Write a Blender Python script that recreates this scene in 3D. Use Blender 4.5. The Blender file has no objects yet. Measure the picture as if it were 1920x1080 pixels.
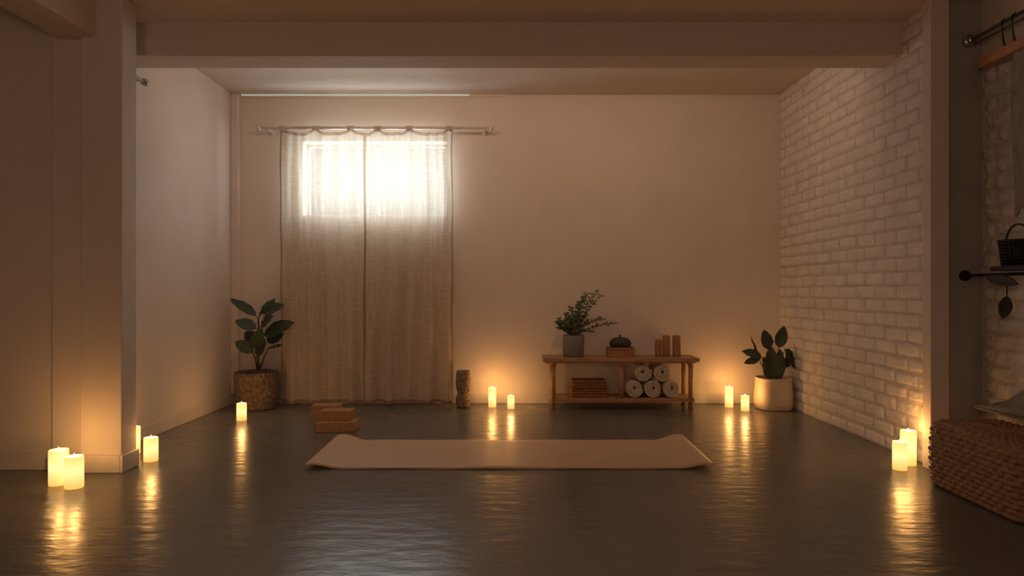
import bpy, math, random
from mathutils import Vector, Matrix, noise
random.seed(7)
F=1250.0; CX=960.0; CY=545.0; H=0.85
def W(px,py,D): return Vector(((px-CX)*D/F, D, H+(CY-py)*D/F))
def WX(px,D): return (px-CX)*D/F
def WZ(py,D): return H+(CY-py)*D/F
sc=bpy.context.scene
sc.view_settings.view_transform='Standard'
sc.view_settings.look='None'
col=sc.collection

# ---------------------------------------------------------------- materials
def newmat(name):
    m=bpy.data.materials.new(name); m.use_nodes=True
    nt=m.node_tree; b=nt.nodes['Principled BSDF']
    return m,nt,b
def N(nt,t,**k):
    n=nt.nodes.new(t)
    for a,v in k.items(): setattr(n,a,v)
    return n
def mat(name,c,rough=0.6,c2=None,scale=8.0,bump=0.0,bscale=60.0,metal=0.0,stretch=(1,1,1),spec=0.5,detail=5,dist=0.01,lo=0.35,hi=0.65):
    m,nt,b=newmat(name)
    b.inputs['Base Color'].default_value=(*c,1); b.inputs['Roughness'].default_value=rough
    b.inputs['Metallic'].default_value=metal; b.inputs['Specular IOR Level'].default_value=spec
    tc=N(nt,'ShaderNodeTexCoord'); mp=N(nt,'ShaderNodeMapping'); mp.inputs['Scale'].default_value=stretch
    nt.links.new(tc.outputs['Object'],mp.inputs['Vector'])
    if c2 is None: c2=tuple(x*0.9 for x in c)
    no=N(nt,'ShaderNodeTexNoise'); no.inputs['Scale'].default_value=scale; no.inputs['Detail'].default_value=detail
    nt.links.new(mp.outputs['Vector'],no.inputs['Vector'])
    cr=N(nt,'ShaderNodeValToRGB'); cr.color_ramp.elements[0].color=(*c2,1); cr.color_ramp.elements[1].color=(*c,1)
    cr.color_ramp.elements[0].position=lo; cr.color_ramp.elements[1].position=hi
    nt.links.new(no.outputs['Fac'],cr.inputs['Fac']); nt.links.new(cr.outputs['Color'],b.inputs['Base Color'])
    if bump>0:
        n2=N(nt,'ShaderNodeTexNoise'); n2.inputs['Scale'].default_value=bscale; n2.inputs['Detail'].default_value=4
        nt.links.new(mp.outputs['Vector'],n2.inputs['Vector'])
        bp=N(nt,'ShaderNodeBump'); bp.inputs['Strength'].default_value=bump; bp.inputs['Distance'].default_value=dist
        nt.links.new(n2.outputs['Fac'],bp.inputs['Height']); nt.links.new(bp.outputs['Normal'],b.inputs['Normal'])
    return m
def emat(name,c,s):
    m,nt,b=newmat(name)
    b.inputs['Base Color'].default_value=(*c,1)
    b.inputs['Emission Color'].default_value=(*c,1); b.inputs['Emission Strength'].default_value=s
    return m
M_wall=mat('painted_plaster',(0.74,0.67,0.615),0.7,c2=(0.70,0.63,0.575),scale=2.5,bump=0.12,bscale=35,spec=0.25)
M_ceil=mat('painted_ceiling',(0.72,0.63,0.55),0.8,c2=(0.68,0.59,0.515),scale=2,bump=0.1,bscale=25,spec=0.2)
M_greywall=mat('grey_plaster',(0.42,0.40,0.38),0.8,c2=(0.36,0.34,0.32),scale=6,bump=0.25,bscale=40,spec=0.2)
M_trim=mat('satin_trim_paint',(0.74,0.67,0.61),0.4,scale=5)
M_brick=mat('whitewashed_brick',(0.86,0.82,0.78),0.75,c2=(0.77,0.72,0.68),scale=9,bump=0.55,bscale=45,spec=0.2,dist=0.012)
M_mortar=mat('painted_mortar',(0.70,0.64,0.59),0.85,c2=(0.60,0.54,0.49),scale=14,bump=0.5,bscale=60,spec=0.15)
M_roughbrick=mat('rough_whitewashed_brick',(0.84,0.82,0.80),0.85,c2=(0.66,0.63,0.61),scale=14,bump=0.9,bscale=60,spec=0.15,dist=0.02)
M_cork=mat('cork',(0.48,0.27,0.13),0.75,c2=(0.37,0.20,0.09),scale=90,bump=0.3,bscale=120)
M_mat=mat('yoga_mat_rubber',(0.74,0.53,0.36),0.42,c2=(0.69,0.49,0.33),scale=5,bump=0.15,bscale=250,dist=0.002,stretch=(1,2,1))
M_wood=mat('pale_oak',(0.50,0.30,0.165),0.5,c2=(0.36,0.205,0.105),scale=7,stretch=(1.2,14,14),bump=0.1,bscale=30)
M_wood2=mat('orange_wood',(0.45,0.21,0.085),0.5,c2=(0.32,0.14,0.055),scale=10,stretch=(2,2,14))
M_wood3=mat('hanger_wood',(0.66,0.34,0.15),0.5,c2=(0.5,0.24,0.10),scale=10,stretch=(14,2,14))
M_stone=mat('rough_stone',(0.29,0.215,0.155),0.9,c2=(0.14,0.10,0.07),scale=45,bump=1.0,bscale=60,dist=0.03)
M_totem=mat('carved_stone',(0.40,0.30,0.21),0.9,c2=(0.20,0.145,0.10),scale=50,bump=1.0,bscale=65,dist=0.02)
M_cream=mat('cream_ceramic',(0.74,0.60,0.47),0.6,c2=(0.66,0.53,0.41),scale=12,bump=0.15,bscale=60)
M_greypot=mat('grey_concrete_pot',(0.24,0.22,0.20),0.8,c2=(0.18,0.165,0.15),scale=20,bump=0.3)
M_soil=mat('soil',(0.05,0.035,0.025),1.0,bump=1,bscale=90)
M_leaf=mat('dark_green_leaf',(0.05,0.075,0.04),0.42,c2=(0.028,0.045,0.024),scale=14)
M_leaf2=mat('eucalyptus_leaf',(0.15,0.17,0.09),0.6,c2=(0.08,0.105,0.055),scale=20)
M_stem=mat('plant_stem',(0.10,0.07,0.04),0.7)
M_towel=mat('cotton_towel',(0.80,0.72,0.63),0.95,c2=(0.70,0.61,0.52),scale=30,bump=0.7,bscale=300,spec=0.05,dist=0.006)
M_blanket=mat('folded_blanket_wool',(0.38,0.18,0.08),0.95,c2=(0.29,0.13,0.055),scale=40,bump=0.6,bscale=200,spec=0.05)
M_wax=mat('brown_wax',(0.44,0.22,0.10),0.5,c2=(0.33,0.155,0.065),scale=25,stretch=(1,1,.5),bump=0.15,bscale=90)
M_dark=mat('dark_iron',(0.03,0.027,0.024),0.45,metal=0.6)
M_gourd=mat('dark_gourd',(0.05,0.043,0.034),0.5,c2=(0.03,0.026,0.02),scale=20)
M_chrome=mat('brushed_steel',(0.6,0.58,0.55),0.3,metal=1.0)
M_white=mat('white_enamel',(0.75,0.72,0.68),0.4)
M_basket=mat('woven_rattan',(0.38,0.22,0.12),0.55,c2=(0.22,0.12,0.062),scale=45,bump=0.25,bscale=160)
M_linen=mat('grey_linen',(0.40,0.345,0.29),0.95,c2=(0.29,0.25,0.205),scale=60,stretch=(1,1,.2),bump=0.5,bscale=250)
M_linen2=mat('taupe_throw',(0.34,0.30,0.26),0.95,c2=(0.26,0.225,0.19),scale=60,bump=0.5,bscale=250)
M_flame=emat('candle_flame',(1.0,0.72,0.28),3.0)

# candle wax (lit from inside)
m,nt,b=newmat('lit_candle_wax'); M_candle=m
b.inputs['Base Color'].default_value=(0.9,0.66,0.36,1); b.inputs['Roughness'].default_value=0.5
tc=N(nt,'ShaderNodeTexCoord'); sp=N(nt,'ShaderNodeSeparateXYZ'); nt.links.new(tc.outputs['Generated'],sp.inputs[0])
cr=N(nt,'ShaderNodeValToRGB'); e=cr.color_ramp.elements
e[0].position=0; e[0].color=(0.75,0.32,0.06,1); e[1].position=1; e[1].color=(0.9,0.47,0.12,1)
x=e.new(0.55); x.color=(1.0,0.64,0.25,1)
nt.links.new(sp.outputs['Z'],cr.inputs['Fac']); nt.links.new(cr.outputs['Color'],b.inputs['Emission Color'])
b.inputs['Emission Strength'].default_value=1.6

# floor
m,nt,b=newmat('polished_concrete'); M_floor=m
tc=N(nt,'ShaderNodeTexCoord')
n1=N(nt,'ShaderNodeTexNoise'); n1.inputs['Scale'].default_value=1.6; n1.inputs['Detail'].default_value=8; n1.inputs['Roughness'].default_value=0.6
nt.links.new(tc.outputs['Object'],n1.inputs['Vector'])
cr=N(nt,'ShaderNodeValToRGB'); cr.color_ramp.elements[0].position=.25; cr.color_ramp.elements[1].position=.75
cr.color_ramp.elements[0].color=(0.12,0.121,0.116,1); cr.color_ramp.elements[1].color=(0.18,0.18,0.172,1)
nt.links.new(n1.outputs['Fac'],cr.inputs['Fac']); nt.links.new(cr.outputs['Color'],b.inputs['Base Color'])
mr=N(nt,'ShaderNodeMapRange'); mr.inputs['To Min'].default_value=0.22; mr.inputs['To Max'].default_value=0.30
nt.links.new(n1.outputs['Fac'],mr.inputs['Value']); nt.links.new(mr.outputs['Result'],b.inputs['Roughness'])
b.inputs['Specular IOR Level'].default_value=0.7
n2=N(nt,'ShaderNodeTexNoise'); n2.inputs['Scale'].default_value=11; n2.inputs['Detail'].default_value=5
mp=N(nt,'ShaderNodeMapping'); mp.inputs['Scale'].default_value=(0.8,1.7,1); nt.links.new(tc.outputs['Object'],mp.inputs['Vector'])
nt.links.new(mp.outputs['Vector'],n2.inputs['Vector'])
bp=N(nt,'ShaderNodeBump'); bp.inputs['Strength'].default_value=0.18; bp.inputs['Distance'].default_value=0.02
nt.links.new(n2.outputs['Fac'],bp.inputs['Height']); nt.links.new(bp.outputs['Normal'],b.inputs['Normal'])

# curtain
def curtain_mat(name,c,transp,tl=.45):
    m=bpy.data.materials.new(name); m.use_nodes=True; nt=m.node_tree; nt.nodes.clear()
    out=N(nt,'ShaderNodeOutputMaterial'); tc=N(nt,'ShaderNodeTexCoord')
    def ns(s,d=3):
        mp=N(nt,'ShaderNodeMapping'); mp.inputs['Scale'].default_value=s; nt.links.new(tc.outputs['Object'],mp.inputs['Vector'])
        n=N(nt,'ShaderNodeTexNoise'); n.inputs['Scale'].default_value=1; n.inputs['Detail'].default_value=d
        nt.links.new(mp.outputs['Vector'],n.inputs['Vector']); return n.outputs['Fac']
    a=ns((9,1,170)); bb=ns((170,1,7))
    ad=N(nt,'ShaderNodeMath',operation='ADD'); nt.links.new(a,ad.inputs[0]); nt.links.new(bb,ad.inputs[1])
    cr=N(nt,'ShaderNodeValToRGB'); cr.color_ramp.elements[0].position=.38; cr.color_ramp.elements[1].position=.62
    hf=N(nt,'ShaderNodeMath',operation='MULTIPLY'); hf.inputs[1].default_value=.5; nt.links.new(ad.outputs[0],hf.inputs[0])
    cr.color_ramp.elements[0].color=(*[v*0.84 for v in c],1); cr.color_ramp.elements[1].color=(*c,1)
    nt.links.new(hf.outputs[0],cr.inputs['Fac'])
    d=N(nt,'ShaderNodeBsdfDiffuse'); t=N(nt,'ShaderNodeBsdfTranslucent'); tr=N(nt,'ShaderNodeBsdfTransparent')
    nt.links.new(cr.outputs['Color'],d.inputs['Color']); nt.links.new(cr.outputs['Color'],t.inputs['Color'])
    bp=N(nt,'ShaderNodeBump'); bp.inputs['Strength'].default_value=.4; bp.inputs['Distance'].default_value=.004
    nt.links.new(hf.outputs[0],bp.inputs['Height']); nt.links.new(bp.outputs['Normal'],d.inputs['Normal'])
    m1=N(nt,'ShaderNodeMixShader'); m1.inputs[0].default_value=tl
    nt.links.new(d.outputs[0],m1.inputs[1]); nt.links.new(t.outputs[0],m1.inputs[2])
    mr=N(nt,'ShaderNodeMapRange'); mr.inputs['From Min'].default_value=.35; mr.inputs['From Max'].default_value=.65
    mr.inputs['To Min'].default_value=transp*1.5; mr.inputs['To Max'].default_value=transp*.5
    nt.links.new(hf.outputs[0],mr.inputs['Value'])
    m2=N(nt,'ShaderNodeMixShader'); nt.links.new(mr.outputs[0],m2.inputs[0])
    nt.links.new(m1.outputs[0],m2.inputs[1]); nt.links.new(tr.outputs[0],m2.inputs[2])
    nt.links.new(m2.outputs[0],out.inputs['Surface']); return m
M_curtain=curtain_mat('sheer_linen',(0.74,0.64,0.53),0.17,.26)
M_hem=curtain_mat('linen_hem',(0.44,0.33,0.24),0.03,.3)

# ---------------------------------------------------------------- geometry helpers
def link(o): col.objects.link(o); return o
def mesh(name,v,f,m,smooth=False,parent=None):
    me=bpy.data.meshes.new(name); me.from_pydata([tuple(a) for a in v],[],f); me.update()
    o=bpy.data.objects.new(name,me)
    for mm in (m if isinstance(m,(list,tuple)) else [m]): me.materials.append(mm)
    if smooth:
        for p in me.polygons: p.use_smooth=True
    link(o)
    if parent is not None: par(o,parent)
    return o
def empty(name,loc):
    o=bpy.data.objects.new(name,None); o.location=loc; o.empty_display_size=.1; return link(o)
def par(o,p):
    o.parent=p; o.matrix_parent_inverse=Matrix.Translation(-Vector(p.location))
def bevel(o,w,s=3):
    b=o.modifiers.new('bevel','BEVEL'); b.width=w; b.segments=s; b.limit_method='ANGLE'; b.harden_normals=True
    for p in o.data.polygons: p.use_smooth=True
    return o
def boxvf(x0,x1,y0,y1,z0,z1,off=0):
    v=[(x0,y0,z0),(x1,y0,z0),(x1,y1,z0),(x0,y1,z0),(x0,y0,z1),(x1,y0,z1),(x1,y1,z1),(x0,y1,z1)]
    f=[(0,3,2,1),(4,5,6,7),(0,1,5,4),(1,2,6,5),(2,3,7,6),(3,0,4,7)]
    return v,[tuple(i+off for i in q) for q in f]
def box(name,x0,x1,y0,y1,z0,z1,m,bv=0,parent=None,rot=0):
    v,f=boxvf(x0,x1,y0,y1,z0,z1)
    if rot:
        cx,cy=(x0+x1)/2,(y0+y1)/2; c,s=math.cos(rot),math.sin(rot)
        v=[(cx+(a-cx)*c-(b-cy)*s, cy+(a-cx)*s+(b-cy)*c, z) for a,b,z in v]
    o=mesh(name,v,f,m,parent=parent)
    if bv: bevel(o,bv)
    return o
def boxes(name,L,m,bv=0,parent=None):
    V=[];Fc=[]
    for b in L:
        v,f=boxvf(*b,off=len(V)); V+=v; Fc+=f
    o=mesh(name,V,Fc,m,parent=parent)
    if bv: bevel(o,bv)
    return o
def lathe(name,prof,c,m,seg=48,parent=None,jit=0,sq=1.0):
    V=[];Fc=[]; n=len(prof)
    for j,(r,z) in enumerate(prof):
        for i in range(seg):
            a=2*math.pi*i/seg
            ca,sa=math.cos(a),math.sin(a)
            k=1.0
            if sq!=1.0: k=1/((abs(ca)**sq+abs(sa)**sq)**(1/sq))
            rr=r*k
            if jit: rr+=jit*noise.noise(Vector((ca*3,sa*3,z*14)))*min(1,r*20)
            V.append((c[0]+rr*ca,c[1]+rr*sa,c[2]+z))
    for j in range(n-1):
        for i in range(seg):
            i2=(i+1)%seg
            Fc.append((j*seg+i,j*seg+i2,(j+1)*seg+i2,(j+1)*seg+i))
    Fc.append(tuple(reversed(range(seg)))); Fc.append(tuple((n-1)*seg+i for i in range(seg)))
    o=mesh(name,V,Fc,m,True,parent)
    return o
def tube_vf(pts,rad,seg=10,off=0):
    pts=[Vector(p) for p in pts]; n=len(pts); V=[];Fc=[]
    if not isinstance(rad,(list,tuple)): rad=[rad]*n
    up=Vector((0,0,1))
    for i,p in enumerate(pts):
        t=(pts[min(i+1,n-1)]-pts[max(i-1,0)]).normalized()
        a=t.cross(up)
        if a.length<.05: a=t.cross(Vector((1,0,0)))
        a.normalize(); b=t.cross(a)
        for k in range(seg):
            an=2*math.pi*k/seg; V.append(p+a*(rad[i]*math.cos(an))+b*(rad[i]*math.sin(an)))
    for i in range(n-1):
        for k in range(seg):
            k2=(k+1)%seg; Fc.append((off+i*seg+k,off+i*seg+k2,off+(i+1)*seg+k2,off+(i+1)*seg+k))
    Fc.append(tuple(off+k for k in reversed(range(seg)))); Fc.append(tuple(off+(n-1)*seg+k for k in range(seg)))
    return V,Fc
def tubes(name,L,m,seg=10,parent=None):
    V=[];Fc=[]
    for p,r in L:
        v,f=tube_vf(p,r,seg,len(V)); V+=v;Fc+=f
    return mesh(name,V,Fc,m,True,parent)
def bez(a,b,c,n=10):
    a,b,c=Vector(a),Vector(b),Vector(c)
    return [a*(1-t)**2+b*(2*t*(1-t))+c*t*t for t in [i/n for i in range(n+1)]]
def leaf_vf(base,d,nrm,L,Wd,droop=.2,fold=.15,off=0,nu=10,nv=6,shape=1.0):
    d=Vector(d).normalized(); nrm=Vector(nrm); nrm=(nrm-d*nrm.dot(d)).normalized(); s=d.cross(nrm)
    V=[];Fc=[]
    for i in range(nu+1):
        t=i/nu; w=Wd*.5*(math.sin(math.pi*t**shape)**.75+.02)
        ce=Vector(base)+d*(L*t)-nrm*(droop*L*t*t)
        for j in range(nv+1):
            q=j/nv*2-1
            V.append(ce+s*(w*q)+nrm*(fold*abs(q)*w+.004*math.sin(t*22)*abs(q)))
    for i in range(nu):
        for j in range(nv):
            a=off+i*(nv+1)+j; Fc.append((a,a+1,a+nv+2,a+nv+1))
    return V,Fc
def leaves(name,L,m,parent=None):
    V=[];Fc=[]
    for k in L:
        v,f=leaf_vf(off=len(V),**k); V+=v;Fc+=f
    return mesh(name,V,Fc,m,True,parent)
def area(name,loc,rot,sx,sy,p,c):
    l=bpy.data.lights.new(name,'AREA'); l.shape='RECTANGLE'; l.size=sx; l.size_y=sy; l.energy=p; l.color=c
    o=bpy.data.objects.new(name,l); o.location=loc; o.rotation_euler=rot; return link(o)

# ---------------------------------------------------------------- room shell
DB=5.03; XL=WX(437,DB); XR=WX(1463,DB); ZC=WZ(178,DB); ZF=2.236; ZT=2.55
DA=3.2; XA=2.258   # right alcove
YR=-1.6
box('floor',-3.6,2.6,YR-.1,DB+.2,-.1,0,M_floor)
boxes('ceiling',[(-3.6,2.6,YR-.1,3.50,ZF,ZT),(-2.3,2.3,3.50,DB+.2,ZC,ZT)],M_ceil)
beam=box('ceiling_beam',XL-.02,XR+.0,3.445,3.636,2.063,ZC+.02,M_ceil,.004)
box('ceiling_beam.001',-2.134,-1.947,YR,3.165,2.036,ZF+.02,M_ceil,.004)
# back wall with window hole
wx0,wx1,wz0,wz1=WX(567,DB),WX(838,DB),WZ(405,DB),WZ(265,DB)
boxes('wall_back',[(XL-.2,wx0,DB,DB+.2,0,ZT),(wx1,XR+.2,DB,DB+.2,0,ZT),(wx0,wx1,DB,DB+.2,0,wz0),(wx0,wx1,DB,DB+.2,wz1,ZT)],M_wall)
box('wall_left',XL-.2,XL,3.3,DB,0,ZT,M_wall)
boxes('wall_partition',[(-3.6,WX(106,3.17),3.17,3.32,0,ZF),(WX(106,3.17)-.01,WX(150,3.14),3.15,3.32,0,ZF),
    (WX(150,3.12),-1.827,3.12,3.245,0,ZF)],M_wall,.006)
box('wall_left_side',-3.6,-3.5,YR,3.2,0,ZF,M_wall)
box('wall_behind',-3.6,2.6,YR-.1,YR,0,ZF,M_wall)

def brickwall(name,X,y0,y1,z0,z1,mats,bl,bh,gap,th,jag=0,backing=.15,seed=1,amp=.004):
    rnd=random.Random(seed)
    V,Fc=boxvf(X,X+backing,y0,y1,z0,z1); mi=[0]*6
    row=0; z=z0
    while z<z1-.01:
        zt=min(z+bh-gap,z1)
        y=y0+(-bl/2 if row%2 else 0)+rnd.uniform(-.01,.01)
        while y<y1:
            ya,yb=max(y,y0),min(y+bl-gap+rnd.uniform(-.006,.006),y1)
            if yb>=y1-.03 and jag: yb=y1-rnd.uniform(0,jag)
            if yb-ya>.03:
                d=th+rnd.uniform(-.003,.002); n=len(V)
                nu=max(3,int((yb-ya)/.015)); nv=6
                jz0,jz1=rnd.uniform(-.003,.003),rnd.uniform(-.003,.003)
                tl=rnd.uniform(-.003,.003)
                for i in range(nu+1):
                    for j in range(nv+1):
                        u=i/nu;v=j/nv
                        yy=ya+(yb-ya)*u; zz=z+jz0*(1-u)+jz1*u+(zt-z)*v
                        e=min(1,min(u*nu,(nu-u*nu))/1.0) * min(1,min(v*nv,nv-v*nv)/1.0)
                        xx=X-d*e - amp*noise.noise(Vector((yy*22,zz*26,seed)))*e -tl*(u-.5)*e
                        V.append((xx+(.002 if e==0 else 0),yy+noise.noise(Vector((yy*30,zz*30,3)))*.003,zz+noise.noise(Vector((yy*25,zz*25,9)))*.003))
                for i in range(nu):
                    for j in range(nv):
                        a=n+i*(nv+1)+j; Fc.append((a,a+1,a+nv+2,a+nv+1)); mi.append(1)
            y+=bl
        z+=bh; row+=1
    o=mesh(name,V,Fc,mats)
    for p,k in zip(o.data.polygons,mi): p.material_index=k; p.use_smooth=(k==1)
    return o
brickwall('wall_right',XR,3.215,DB,0,ZT-.2,[M_mortar,M_brick],.205,.0735,.009,.007)
box('column_right',WX(1745,3.15),WX(1780,3.15),3.15,3.215,0,ZF,M_wall,.004)
box('wall_alcove_end',WX(1780,3.15)-.005,XA+.1,DA,DA+.015,0,ZF,M_greywall)
brickwall('wall_alcove_brick',XA,1.2,DA,0,1.95,[M_mortar,M_roughbrick],.225,.0735,.012,.014,jag=.03,seed=5,amp=.012)
boxes('wall_alcove',[(XA,XA+.15,1.2,DA,1.95,ZF),(XA,XA+.15,YR,1.2,0,ZF)],M_wall)

def baseboard(name,x0,x1,y0,y1,h): return box(name,x0,x1,y0,y1,0,h,M_trim,.004)
baseboard('baseboard_back',XL+.0,XR-.02,DB-.014,DB,.078)
baseboard('baseboard_left',XL,XL+.014,3.33,DB-.014,.078)
baseboard('baseboard_partition',WX(106,3.17),-1.827,3.105,3.12,.082)
baseboard('baseboard_partition_side',-1.827,-1.813,3.105,3.245,.082)
baseboard('baseboard_partition_left',-3.5,WX(106,3.17),3.155,3.17,.082)
box('trim_1',XL,XL+.058,DB-.05,DB,.078,ZC,M_trim,.006)
box('trim_2',XL+.058,-.05,DB-.016,DB,ZC-.018,ZC,M_trim,.003)

# window
win=empty('window_1',((wx0+wx1)/2,DB+.1,(wz0+wz1)/2))
fw=.02
boxes('frame',[(wx0,wx1,DB+.12,DB+.15,wz0,wz0+fw),(wx0,wx1,DB+.12,DB+.15,wz1-fw,wz1),(wx0,wx0+fw,DB+.12,DB+.15,wz0,wz1),
   (wx1-fw,wx1,DB+.12,DB+.15,wz0,wz1),((wx0+wx1)/2-.012,(wx0+wx1)/2+.012,DB+.12,DB+.15,wz0,wz1)],M_white,parent=win)
area('daylight',((wx0+wx1)/2,DB+.19,(wz0+wz1)/2),(math.radians(-90),0,0),wx1-wx0+.1,wz1-wz0+.1,26,(0.82,0.95,1.0))
wo=bpy.data.worlds.new('sky'); sc.world=wo; wo.use_nodes=True
wo.node_tree.nodes['Background'].inputs[0].default_value=(.8,.92,1,1); wo.node_tree.nodes['Background'].inputs[1].default_value=1.0

# added glowing strip standing in for window daylight bounced at the ceiling joint
cs=box('daylight_glow_strip',XL+.07,WX(880,DB),DB-.022,DB-.0165,ZC-.009,ZC-.003,emat('daylight_glow',(0.72,.84,.78),.38))

# ---------------------------------------------------------------- curtain
DC=4.925
cur=empty('curtain',(WX(686,DC),DC,1.1))
def panel(name,pa,pb,ties,ph,nf):
    xa,xb=WX(pa,DC),WX(pb,DC); nu=180; nv=90; V=[];Fc=[]
    zt=WZ(246,DC); zb=.012
    for j in range(nv+1):
        v=j/nv
        for i in range(nu+1):
            u=i/nu; px=pa+(pb-pa)*u
            dmin=min(abs(px-t) for t in ties)
            top=zt+ .018*math.exp(-(dmin/9)**2) - .012*min(1,dmin/30)
            bot=zb+.010*noise.noise(Vector((u*9,ph,0)))+.008
            z=bot+(top-bot)*v
            A=.018+.020*(1-v)
            y=DC+A*math.sin(2*math.pi*(nf*u)+ph+.8*math.sin(3*v+ph))*(.65+.6*noise.noise(Vector((u*4,v*1.2,ph))))
            y+=.012*math.sin(2*math.pi*nf*2.3*u+ph*2+v)*(.4+.6*v)*.6
            y+=.020*noise.noise(Vector((u*5,v*2.5,ph+4)))
            y+=.005*noise.noise(Vector((u*22,v*12,ph+8)))
            xx=xa+(xb-xa)*u+.010*noise.noise(Vector((u*3,v*5,ph)))
            V.append((xx,y,z))
    for j in range(nv):
        for i in range(nu):
            a=j*(nu+1)+i; Fc.append((a,a+1,a+nu+2,a+nu+1))
    o=mesh(name,V,Fc,[M_curtain,M_hem],True,cur)
    k=0
    for j in range(nv):
        for i in range(nu):
            if i<3 or i>=nu-3 or j<1 or j>=nv-1: o.data.polygons[k].material_index=1
            k+=1
    return o
panel('panel_left',524,684,[530,592,658],.4,4.3)
panel('panel_right',683,849,[708,768,842],2.1,4.6)
zr=WZ(240,DC)
V=[];Fc=[]
for t in (530,592,658,708,768,842):
    x=WX(t,DC); w=.026; n0=len(V); K=24
    for k in range(K+1):
        a=2*math.pi*k/K
        for s in (-w,-w*.5,0,w*.5,w):
            V.append((x+s,DC+.016*math.cos(a),zr-.004+(.019+.002*abs(s)/w)*math.sin(a)))
    for k in range(K):
        for q in range(4):
            a=n0+k*5+q; Fc.append((a,a+1,a+6,a+5))
mesh('tabs',V,Fc,M_curtain,True,cur)
rod=empty('curtain_rod',(WX(703,DC),DC,zr))
L=[([(WX(486,DC),DC,zr),(WX(920,DC),DC,zr)],.009),([(WX(550,DC),DC,zr),(WX(865,DC),DC,zr)],.0115)]
for p in (482,925):
    s=1 if p<700 else -1
    L.append(([(WX(p,DC),DC,zr),(WX(p,DC)+s*.03,DC,zr)],.018))
for p in (503,908): L.append(([(WX(p,DC),DC,zr),(WX(p,DC),DC+.02,zr-.012),(WX(p,DC),DB,zr-.012)],.007)); L.append(([(WX(p,DC),DB-.012,zr-.012),(WX(p,DC),DB,zr-.012)],.022))
tubes('rod_and_brackets',L,M_white,14,rod)

# rod on the left wall
r1=empty('wall_rail',(-2.03,3.6,2.0))
zz=WZ(155,3.7)
tubes('rail',[([(-2.035,3.30,zz),(-2.035,3.70,zz)],.011),([(-2.035,3.685,zz),(-2.035,3.705,zz)],.02),([(-2.035,3.66,zz),(XL,3.66,zz)],.008)],M_chrome,14,r1)

# ---------------------------------------------------------------- candles
def candle(px,yb,yt,w,P=1.0,D=None):
    D=D or F*H/(yb-CY)
    r=w/2*D/F; h=(yb-yt)*D/F; c=(WX(px,D),D,0.0)
    e=empty('pillar_candle',c)
    b=.004
    prof=[(r*.97,0),(r,b),(r,h-.006),(r*.96,h),(r*.84,h-.001),(r*.78,h-.008),(r*.3,h-.012),(.002,h-.0125)]
    lathe('wax',prof,c,M_candle,36,e)
    tubes('wick',[([(c[0],c[1],h-.014),(c[0]+.0005,c[1],h-.002)],.0012)],M_dark,6,e)
    fz=h-.008
    lathe('flame',[(.001,0),(.0035,.004),(.0042,.008),(.0028,.014),(.0006,.02)],(c[0],c[1],fz),M_flame,12,e)
    l=bpy.data.lights.new('candle_glow','POINT'); l.energy=P; l.color=(1.0,.47,.13); l.shadow_soft_size=.01
    o=bpy.data.objects.new('candle_glow',l); o.location=(c[0],c[1],h+.022); link(o); par(o,e)
for a in [(110,908,843,33,.8),(139,914,855,32,.8),(283,864,820,25,.75),(251,850,800,22,.5),(453,788,756,18,.85),(923,763,727,14.5,1.0),(958,766,742,13,.95),
          (1367,763,726,15,1.0),(1397,770,742,15,.95),(1703,871,807,27,.7),(1687,880,828,25,.7)]:
    candle(a[0],a[1],a[2],a[3],P=a[4])

# ---------------------------------------------------------------- yoga mat
x0,x1=-.985,.965; y0,y1=3.17,3.77
V=[];Fc=[];nu=120;nv=14;T=.005
def mz(x,y):
    z=.0
    dl=x-x0; dr=x1-x
    k=(y-y0)/(y1-y0)
    for d in (dl,dr):
        if d<.17: q=1-d/.17; z+=.030*(math.sin(q*math.pi*.62)**2)*(.65+.45*k)
    z+=.0008*(1+math.sin(x*14+y*3))
    return z
for s in (1,0):
    for i in range(nu+1):
        for j in range(nv+1):
            x=x0+(x1-x0)*i/nu; y=y0+(y1-y0)*j/nv
            V.append((x,y,.001+mz(x,y)+s*T))
o1=(nu+1)*(nv+1)
for i in range(nu):
    for j in range(nv):
        a=i*(nv+1)+j; Fc.append((a,a+nv+1,a+nv+2,a+1)); Fc.append((o1+a,o1+a+1,o1+a+nv+2,o1+a+nv+1))
for i in range(nu):
    a=i*(nv+1); b=a+nv+1; Fc.append((a,o1+a,o1+b,b)); a+=nv;b+=nv; Fc.append((a,b,o1+b,o1+a))
for j in range(nv):
    a=j; Fc.append((a,a+1,o1+a+1,o1+a)); a=nu*(nv+1)+j; Fc.append((a,o1+a,o1+a+1,a+1))
mesh('yoga_mat',V,Fc,M_mat,True)

# yoga blocks: two stacks of two
def block(cpx,D,w,rot,d=.13,h=.058,z=0):
    x=WX(cpx,D); o=box('yoga_block',x-w/2,x+w/2,D,D+d,z,z+h,M_cork,.004,rot=math.radians(rot))
block(627,4.00,.235,4,d=.15)
block(628,4.06,.19,-2,d=.12,z=.0585)
block(617,4.22,.20,2,d=.14)
block(608,4.24,.18,4,d=.12,z=.0585)

# ---------------------------------------------------------------- stone totem vase
D=4.86
prof=[(.040,0),(.051,.006),(.054,.05),(.052,.075),(.046,.09),(.043,.105),(.047,.12),(.052,.14),(.054,.19),(.053,.25),(.046,.268),(.03,.27),(.002,.266)]
pr=[]
for a,b in zip(prof[:-1],prof[1:]):
    for k in range(4): t=k/4; pr.append((a[0]*(1-t)+b[0]*t,a[1]*(1-t)+b[1]*t))
pr.append(prof[-1])
lathe('carved_stone_vase',pr,(WX(869,D),D,0),M_totem,40,jit=.006)

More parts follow.
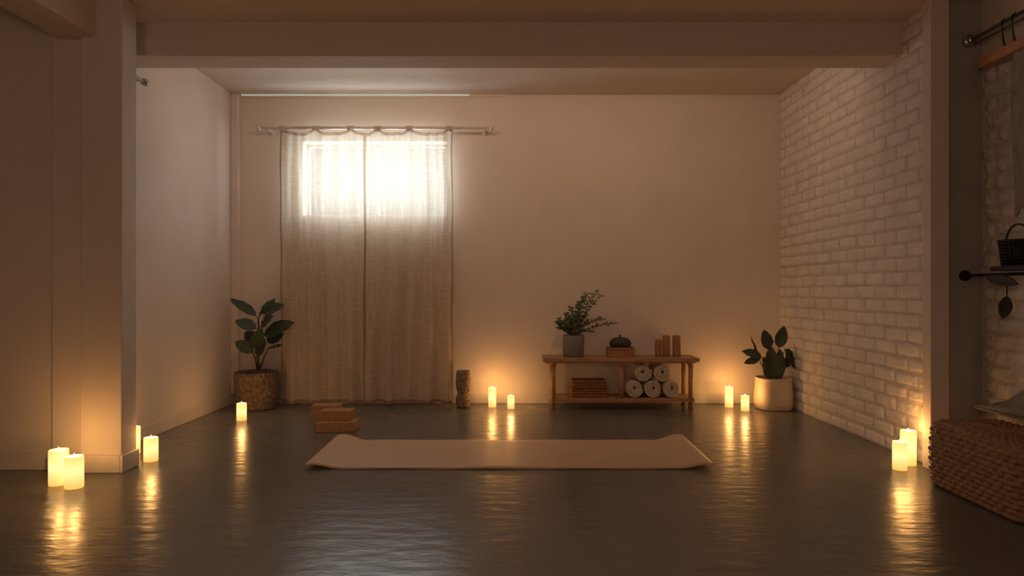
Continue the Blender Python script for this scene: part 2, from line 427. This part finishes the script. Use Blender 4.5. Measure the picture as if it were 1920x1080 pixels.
# ---------------------------------------------------------------- left plant
D=4.82; c=Vector((WX(481,D),D,0))
pl=empty('potted_fiddle_leaf_fig',c)
prof=[(.125,0),(.137,.008),(.145,.06),(.150,.14),(.153,.22),(.153,.262),(.146,.268),(.134,.262),(.130,.235)]
pr=[]
for a,b in zip(prof[:-1],prof[1:]):
    for k in range(4): t=k/4; pr.append((a[0]*(1-t)+b[0]*t,a[1]*(1-t)+b[1]*t))
pr.append(prof[-1])
lathe('stone_pot',pr,c,M_stone,72,pl,jit=.008)
lathe('soil',[(.132,.225),(.128,.240),(.002,.245)],c,M_soil,32,pl)
def pp(px,py,dd=0): return W(px,py,4.82+dd)
stem=[]; lv=[]
trunk=[pp(485,694),pp(484,672),pp(487,650),pp(486,625),pp(484,600),pp(488,585)]
stem.append((trunk,[.010,.009,.008,.007,.006,.005]))
stem.append(([pp(483,694),pp(478,670,-.03),pp(470,655,-.03)],[.007,.006,.004]))
stem.append(([pp(488,690),pp(497,665,-.05),pp(505,650,-.05)],[.007,.006,.004]))
LF=[((486,598,0),(433,556,.03),.085,(0,-.6,1)),((487,590,0),(529,570,-.04),.10,(-.1,-.9,.7)),((486,594,0),(514,558,.05),.075,(-.3,-.8,.5)),
    ((486,618,0),(442,600,-.06),.10,(.1,-.9,.8)),((488,632,0),(547,602,-.04),.13,(0,-.8,.7)),((487,614,0),(508,592,-.1),.09,(0,-.9,.6)),
    ((480,662,-.03),(442,640,-.08),.10,(.1,-.9,.7)),((478,660,-.03),(488,618,-.1),.105,(0,-1,.3)),((500,655,-.05),(528,645,-.1),.045,(0,-.6,.9)),
    ((484,645,0),(459,620,.05),.09,(0,-.8,.6)),((497,645,0),(530,624,.04),.10,(0,-.8,.6)),((480,672,0),(494,638,-.06),.07,(0,-1,.2))]
for a,b,w,n in LF:
    A=pp(a[0],a[1],a[2]); B=pp(b[0],b[1],b[2]); d=B-A
    st=A+d*.12; stem.append(([A,st],.0025))
    lv.append(dict(base=st,d=d,nrm=n,L=d.length*.9,Wd=w,droop=.12,fold=.18,shape=.85))
leaves('leaves',lv,M_leaf,pl); tubes('stems',stem,M_stem,8,pl)

# right plant
D=4.80; c=Vector((WX(1450,D),D,0))
pl=empty('potted_calathea',c)
prof=[(.098,0),(.112,.004),(.121,.03),(.124,.07),(.121,.12),(.116,.17),(.114,.21),(.118,.225),(.113,.228),(.104,.222),(.100,.20)]
pr=[]
for a,b in zip(prof[:-1],prof[1:]):
    for k in range(3): t=k/3; pr.append((a[0]*(1-t)+b[0]*t,a[1]*(1-t)+b[1]*t))
pr.append(prof[-1])
lathe('ceramic_pot',pr,c,M_cream,64,pl,sq=3.2)
lathe('soil',[(.104,.19),(.10,.205),(.002,.208)],c,M_soil,32,pl,sq=3.2)
def pp(px,py,dd=0): return W(px,py,4.80+dd)
stem=[];lv=[]
for root,a,b,w,n in [((1446,712),(1440,655,.02),(1434,618,.03),.095,(.2,-1,.1)),((1452,712),(1460,652,0),(1471,611,0),.085,(-.3,-1,.1)),
    ((1442,712),(1428,670,-.03),(1393,657,-.04),.085,(.2,-.8,.7)),((1455,712),(1472,654,-.03),(1496,692,-.05),.10,(.5,-.9,.5)),
    ((1443,712),(1422,674,-.05),(1396,680,-.08),.055,(0,-.8,.6)),((1448,714),(1446,716,-.05),(1448,648,-.06),.115,(.1,-1,.1)),
    ((1450,714),(1456,716,-.03),(1464,654,-.02),.09,(-.3,-1,.1)),((1444,714),(1440,710,0),(1434,668,.02),.07,(.3,-1,0)),((1458,712),(1474,690,0),(1486,656,.02),.06,(-.5,-1,.3)),
    ((1440,712),(1425,680,0),(1410,628,.03),.022,(.4,-1,.1))]:
    R=pp(root[0],root[1]); A=pp(*a); B=pp(*b); d=B-A
    stem.append((bez(R,(R+A)/2+Vector((0,0,.02)),A,6),.003))
    lv.append(dict(base=A,d=d,nrm=n,L=d.length,Wd=w,droop=.10,fold=.2,shape=.8))
leaves('leaves',lv,M_leaf,pl); tubes('stems',stem,M_leaf2,8,pl)

# ---------------------------------------------------------------- bench shelf
D0,D1=4.72,4.98
bx0,bx1=WX(1018,D0),WX(1312,D0); ztop=.372
be=empty('wooden_bench_shelf',((bx0+bx1)/2,4.85,0))
box('top_board',bx0,bx1,D0,D1,ztop-.028,ztop,M_wood,.004,be)
box('lower_board',bx0+.06,bx1-.03,D0+.02,D1-.01,.055,.085,M_wood,.004,be)
L=[]
for x in (bx0+.075,WX(1165,4.75),bx1-.055):
    for y in (D0+.035,D1-.03):
        if y>4.85 and abs(x-WX(1165,4.75))<.01: continue
        zb=.0 if abs(x-WX(1165,4.75))>.01 else .083
        L.append(([(x,y,zb),(x,y,ztop-.026)],.017))
        L.append(([(x,y,ztop-.05),(x,y,ztop-.026)],.023)); L.append(([(x,y,ztop-.062),(x,y,ztop-.056)],.021))
tubes('legs',L,M_wood,20,be)
boxes('top_rails',[(bx0+.02,bx1-.02,D0+.03,D0+.045,ztop-.04,ztop-.027)],M_wood,.002,be)

# on the bench: leafy plant
D=4.83; zt=ztop; c=Vector((WX(1075,D),D,zt))
pl=empty('potted_eucalyptus',c)
lathe('concrete_pot',[(.070,0),(.074,.004),(.077,.08),(.078,.155),(.075,.158),(.071,.155),(.070,.14)],c,M_greypot,48,pl)
lathe('soil',[(.071,.13),(.068,.142),(.002,.145)],c,M_soil,24,pl)
def pp(px,py,dd=0): return W(px,py,4.83+dd)
rnd=random.Random(3); stem=[];lv=[]
tips=[(1100,552),(1118,548),(1125,555),(1093,560),(1062,588),(1050,600),(1048,615),(1070,578),(1085,570),(1100,590),(1106,604),(1090,600),(1130,598),(1152,606),(1060,620),(1098,620),(1078,600),(1056,607),(1075,590),(1108,622),(1046,604),(1066,600),(1085,590),(1090,612)]
for tx,ty in tips:
    dd=rnd.uniform(-.07,.07)
    R=pp(1075+rnd.uniform(-8,8),630,rnd.uniform(-.03,.03)); T=pp(tx,ty,dd); mid=(R+T)/2+Vector((rnd.uniform(-.02,.02)+(-.03 if tx>1090 else .0),0,.03))
    pts=bez(R,mid,T,12); stem.append((pts,.0014))
    for k in range(2,13):
        for s in (-1,1):
            if rnd.random()<.1: continue
            d=(pts[min(k,12)]-pts[k-1]).normalized(); sd=Vector((rnd.uniform(-.5,.5)+s*.8,rnd.uniform(-.7,.7),rnd.uniform(-.3,.7)))
            lv.append(dict(base=pts[min(k,12)],d=sd+d*.4,nrm=(rnd.uniform(-.4,.4),-.8,.7),L=rnd.uniform(.022,.034),Wd=rnd.uniform(.015,.023),droop=.1,fold=.1,nu=5,nv=2))
leaves('leaves',lv,M_leaf2,pl); tubes('stems',stem,M_stem,5,pl)

# wooden box with gourd
D=4.84; c=(WX(1163,D),D,zt)
tb=empty('wooden_box_with_gourd',c)
bw=.094;bh=.070
boxes('box',[(c[0]-bw,c[0]+bw,D-.07,D-.06,zt,zt+bh),(c[0]-bw,c[0]+bw,D+.06,D+.07,zt,zt+bh),(c[0]-bw,c[0]-bw+.01,D-.06,D+.06,zt,zt+bh),(c[0]+bw-.01,c[0]+bw,D-.06,D+.06,zt,zt+bh),(c[0]-bw,c[0]+bw,D-.07,D+.07,zt+.05,zt+.056)],M_wood2,.002,tb)
V=[];Fc=[];sg=64;rows=18
for j in range(rows+1):
    a=math.pi*j/rows
    for i in range(sg):
        t=2*math.pi*i/sg; r=.076*math.sin(a)*(1+.07*abs(math.sin(4*t)))
        V.append((c[0]+r*math.cos(t),D+r*.72*math.sin(t),zt+.096+.048*math.cos(a)-.010*math.exp(-(math.sin(a)*4)**2)*(1 if j<rows/2 else -1)))
for j in range(rows):
    for i in range(sg):
        i2=(i+1)%sg; Fc.append((j*sg+i,(j+1)*sg+i,(j+1)*sg+i2,j*sg+i2))
mesh('gourd',V,Fc,M_gourd,True,tb)
tubes('gourd_stalk',[([(c[0],D,zt+.12),(c[0],D,zt+.145),(c[0]-.008,D,zt+.158)],[.009,.006,.008])],M_gourd,8,tb)
for px,yt,w in ((1234,637,12.5),(1249,629,13.5),(1268.5,629,15)):
    D=4.85; r=w/2*D/F; h=WZ(yt,D)-zt; c=(WX(px,D),D,zt)
    e=empty('unlit_pillar_candle',c)
    lathe('wax',[(r*.97,0),(r,.003),(r,h-.003),(r*.96,h),(r*.6,h-.003),(.002,h-.004)],c,M_wax,32,e)
    tubes('wick',[([(c[0],D,zt+h-.005),(c[0]+.001,D,zt+h+.008)],.0012)],M_dark,6,e)

# folded blankets
zl=.085
def folded(z,h,x0,x1,nm):
    n=3
    e=empty(nm,((x0+x1)/2,4.84,z))
    for k in range(n):
        t=h/n; b=box('fold_%d'%(k+1),x0+.003*(k%2),x1-.002*k,4.765+.002*k,4.93,z+k*t+.0005,z+(k+1)*t+.0005,M_blanket,.0,e)
        bv=b.modifiers.new('b','BEVEL'); bv.width=t*.48; bv.segments=4
        for p in b.data.polygons: p.use_smooth=True
folded(zl,.062,WX(1071,4.77),WX(1140,4.77),'folded_blanket')
folded(zl+.064,.056,WX(1073,4.77),WX(1138,4.77),'folded_blanket')

# rolled towels
def towel(px,py,r,ph):
    D=4.745; cx,cz=WX(px,D),WZ(py,D); 
    turns=3.6; n=150; pitch=r/(turns+.35); th=pitch*.86
    ln=.225; ys=[0,.006,.016,.12,ln-.016,ln-.006,ln]; ins=[.0055,.0018,0,0,0,.0018,.0055]
    V=[];Fc=[];ny=len(ys)
    for i in range(n+1):
        t=i/n; a=ph+t*turns*2*math.pi; rc=.004+th/2+t*(r-th-.004)
        wob=1+.02*math.sin(a*3)
        ca,sa=math.cos(a),math.sin(a)
        for side in (1,-1):
            for y,q in zip(ys,ins):
                rr=(rc+side*(th/2-q*.7))*wob
                V.append((cx+rr*ca,D+y,cz+rr*sa))
    st=2*ny
    for i in range(n):
        b=i*st;c2=b+st
        for j in range(ny-1):
            Fc.append((b+j,b+j+1,c2+j+1,c2+j)); Fc.append((b+ny+j,c2+ny+j,c2+ny+j+1,b+ny+j+1))
        Fc.append((b,c2,c2+ny,b+ny)); Fc.append((b+ny-1,b+2*ny-1,c2+2*ny-1,c2+ny-1))
    for b in (0,n*st):
        for j in range(ny-1): Fc.append((b+j,b+ny+j,b+ny+j+1,b+j+1))
    return mesh('rolled_towel',V,Fc,M_towel,True)
R=.066
D=4.745
yb=CY+(H-zl-R)*F/D
towel(1190,yb,R,2.4); towel(1225,yb,R,1.8); towel(1259.5,yb,R,2.0)
yt=CY+(H-zl-R-R*1.74)*F/D
towel(1206,yt,R,2.9); towel(1242,yt,R,2.2)

# ---------------------------------------------------------------- woven basket (right foreground)
bx0,bx1,by0,by1,bh=1.83,2.16,2.40,2.95,.285
ba=empty('woven_storage_basket',((bx0+bx1)/2,(by0+by1)/2,0))
def rr_loop(inset,n):
    x0,x1,y0,y1=bx0+inset,bx1-inset,by0+inset,by1-inset
    r=max(.045-inset*.3,.004); r=min(r,(x1-x0)/2-.0005,(y1-y0)/2-.0005)
    Ls=[x1-x0-2*r,y1-y0-2*r]
    arc=math.pi*r/2; per=2*(Ls[0]+Ls[1])+4*arc
    out=[]
    for i in range(n):
        s=per*i/n
        for k in range(4):
            Lk=Ls[0] if k%2==0 else Ls[1]
            if s<Lk:
                t=s
                p=[(x0+r+t,y0,0,-1),(x1,y0+r+t,1,0),(x1-r-t,y1,0,1),(x0,y1-r-t,-1,0)][k]; break
            s-=Lk
            if s<arc:
                a=s/r+[-math.pi/2,0,math.pi/2,math.pi][k]
                cc=[(x1-r,y0+r),(x1-r,y1-r),(x0+r,y1-r),(x0+r,y0+r)][k]
                p=(cc[0]+r*math.cos(a),cc[1]+r*math.sin(a),math.cos(a),math.sin(a)); break
            s-=arc
        else: p=(x0+r,y0,0,-1)
        out.append(p)
    return out
stakes=70; per_st=10; n=stakes*per_st
rc=.035; rowh=.021
path=[]
Ltot=(bh-rc-.004)+math.pi*rc/2+.12
m_=int(Ltot/rowh)*9
for i in range(m_+1):
    s=Ltot*i/m_
    if s<bh-rc-.004: ins,z,nz,nh=0,.004+s,0,1
    elif s<bh-rc-.004+math.pi*rc/2:
        a=(s-(bh-rc-.004))/rc; ins=rc-rc*math.cos(a); z=bh-rc+rc*math.sin(a); nz=math.sin(a); nh=math.cos(a)
    else: ins=rc+(s-(bh-rc-.004)-math.pi*rc/2); z=bh; nz=1; nh=0
    path.append((ins,z,nz,nh,s))
V=[];Fc=[]
for ins,z,nz,nh,s in path:
    lp=rr_loop(ins+.008,n); row=s/rowh; fr=row-int(row); par_=int(row)%2
    belly=.012*math.sin(math.pi*min(1,z/bh))*(1-nz)
    for i,(x,y,nx,ny) in enumerate(lp):
        u=i/per_st
        prof_r=math.sqrt(max(0,1-(2*fr-1)**2))
        wv=.5+.5*math.cos(math.pi*(u+par_))
        d=.012*prof_r*(.15+.85*wv**.7)+belly-.004
        V.append((x+nx*d*nh,y+ny*d*nh,z+d*nz))
nl=len(path)
for j in range(nl-1):
    for i in range(n):
        i2=(i+1)%n; Fc.append((j*n+i,j*n+i2,(j+1)*n+i2,(j+1)*n+i))
Fc.append(tuple((nl-1)*n+i for i in range(n))); Fc.append(tuple(reversed(range(n))))
mesh('woven_body',V,Fc,M_basket,True,ba)

# ---------------------------------------------------------------- alcove things
XH=2.19
z1=WZ(78,DA)
rl=empty('wall_rail',(XH,3.0,z1))
tubes('rail',[([(XH,DA-.001,z1),(XH,1.9,z1)],.009),([(XH,DA,z1),(XH,DA-.016,z1)],.030),([(XH,DA-.016,z1),(XH,DA-.03,z1)],.018),([(XH+.02,DA-.02,z1-.02),(XH+.02,1.9,z1-.02)],.005)],M_chrome,18,rl)
z2=WZ(517,DA)
rl=empty('wall_rail',(XH-.02,3.0,z2))
tubes('rail',[([(XH-.02,DA-.001,z2),(XH-.02,2.2,z2)],.007),([(XH-.02,DA,z2),(XH-.02,DA-.014,z2)],.025),([(XH-.02,DA-.014,z2),(XH-.02,DA-.03,z2)],.014)],M_dark,18,rl)
hb=empty('hanging_wooden_bar',(XH,2.7,1.9))
box('bar',XH-.022,XH+.022,2.2,3.10,1.885,1.930,M_wood3,.006,hb)
L=[]
for y in (2.96,2.90,2.6,2.3):
    pts=[(XH,y+.0,z1+.012),(XH-.014,y,z1),(XH-.010,y,1.97),(XH,y,1.925)]
    L.append((pts,.004))
tubes('hooks',L,M_dark,8,hb)
def drape(name,X,ya,yb,zt,zb,amp,m,parent=None,ph=0):
    V=[];Fc=[];nu=60;nv=40
    for j in range(nv+1):
        v=j/nv
        for i in range(nu+1):
            u=i/nu; z=zt+(zb+.05*math.sin(u*5+ph)-zt)*v
            V.append((X+amp*math.sin(u*26+ph+v)*(.4+.6*v)-.01*v,ya+(yb-ya)*u*(1-.15*v)+.01*math.sin(v*5),z))
    for j in range(nv):
        for i in range(nu):
            a=j*(nu+1)+i; Fc.append((a,a+1,a+nu+2,a+nu+1))
    return mesh(name,V,Fc,m,True,parent)
o=drape('hanging_cloth',XH-.008,2.90,2.3,1.888,1.17,.014,M_linen)
s=o.modifiers.new('s','SOLIDIFY'); s.thickness=.004
sh=empty('wall_shelf',(2.19,2.8,.93))
box('board',2.10,XA-.014,2.3,2.93,z2+.014,z2+.034,M_dark,.003,sh)
def bucket(c,r,h):
    e=empty('wire_basket',c)
    L=[]
    for k in range(9):
        z=c[2]+.003+h*k/8; rr=r*(.82+.18*k/8)
        L.append(([(c[0]+rr*math.cos(a),c[1]+rr*math.sin(a),z) for a in [2*math.pi*q/32 for q in range(33)]],.0038 if k<8 else .006))
    for q in range(26):
        a=2*math.pi*q/26; L.append(([(c[0]+r*.82*math.cos(a),c[1]+r*.82*math.sin(a),c[2]+.003),(c[0]+r*math.cos(a),c[1]+r*math.sin(a),c[2]+h)],.0035))
    L.append(([(c[0],c[1]+r*math.cos(a),c[2]+h+.075*math.sin(a)) for a in [math.pi*q/20 for q in range(21)]],.004))
    tubes('wire',L,M_dark,6,e)
    lathe('liner',[(r*.76,.004),(r*.9,h*.9),(r*.87,h*.9),(.002,h*.7)],c,M_dark,24,e)
bucket((2.17,2.86,z2+.034),.068,.105)
dl=[]
A=W(1850,520,2.99);B=W(1902,530,2.80)
dl.append(dict(base=A,d=B-A,nrm=(-.9,-.3,.3),L=(B-A).length,Wd=.05,droop=.1,fold=.2))
A=W(1888,555,2.88);B=W(1881,597,2.86)
dl.append(dict(base=A,d=B-A,nrm=(-.5,-.9,0),L=(B-A).length,Wd=.05,droop=.05,fold=.3))
lf=leaves('hanging_dried_leaves',dl,mat('dried_leaf',(.05,.035,.025),.6))
sol=lf.modifiers.new('s','SOLIDIFY'); sol.thickness=.002
tubes('leaf_twig',[([W(1888,517,2.88),W(1888,535,2.88),W(1888,556,2.88)],.0025)],M_dark,6)
bpy.data.objects['leaf_twig'].parent=lf
# low shelf with draped throw
z3=WZ(768,3.0)
ls=empty('low_wall_shelf',(2.17,2.7,z3))
box('board',2.10,XA-.014,2.35,3.03,z3,z3+.010,M_linen2,.003,ls)
box('bracket',2.2,XA-.014,2.75,2.78,z3-.1,z3,M_dark,.003,ls)
V=[];Fc=[];nu=40;nv=24
for j in range(nv+1):
    v=j/nv
    for i in range(nu+1):
        u=i/nu; y=3.02-.62*u; x=2.105+.135*v
        h=.014+.19*(v**.8)*min(1,.05+u*2.2)+.012*math.sin(u*17+v*4)*v+.006*math.sin(v*11+u*5)
        if v==0: h=.012
        V.append((x,y,z3+h))
for j in range(nv):
    for i in range(nu):
        a=j*(nu+1)+i; Fc.append((a,a+nu+1,a+nu+2,a+1))
o=mesh('folded_throw',V,Fc,M_linen2,True); s=o.modifiers.new('s','SOLIDIFY'); s.thickness=.006; s.offset=1

# ---------------------------------------------------------------- added fill lights
# added fill light with housing, hidden behind the beam to brighten the back
o=box('hidden_fill_housing',-1.6,1.6,3.636,3.665,2.19,ZC,M_white,.003,beam)
o=area('hidden_fill_light',(0,3.668,2.23),(math.radians(80),0,math.radians(0)),3.1,.06,8.2,(1,.62,.40)); par(o,beam)
# added warm fill light in lantern form, unseen behind the camera
LX=-.5
lm=empty('camera_side_fill',(LX,-.7,1.75))
m=emat('fill_globe_glow',(1.0,.62,.34),1.0)
lathe('fill_globe',[(.16*math.sin(math.pi*k/20)+.002,.16-.16*math.cos(math.pi*k/20)) for k in range(21)],(LX,-.7,1.6),m,40,lm)
tubes('added_fill_cord',[([(LX,-.7,1.92),(LX,-.7,ZF)],.004)],M_dark,6,lm)
l=bpy.data.lights.new('camera_side_fill_light','POINT'); l.energy=21; l.color=(1,.65,.45); l.shadow_soft_size=.18
o=bpy.data.objects.new('camera_side_fill_light',l); o.location=(LX,-.7,1.35); link(o); par(o,lm)

# ---------------------------------------------------------------- camera
cd=bpy.data.cameras.new('camera'); cd.sensor_width=36; cd.lens=36*F/1920; cd.shift_y=5/1920
cam=bpy.data.objects.new('camera',cd); cam.location=(0,0,H); cam.rotation_euler=(math.radians(90),0,0); link(cam); sc.camera=cam
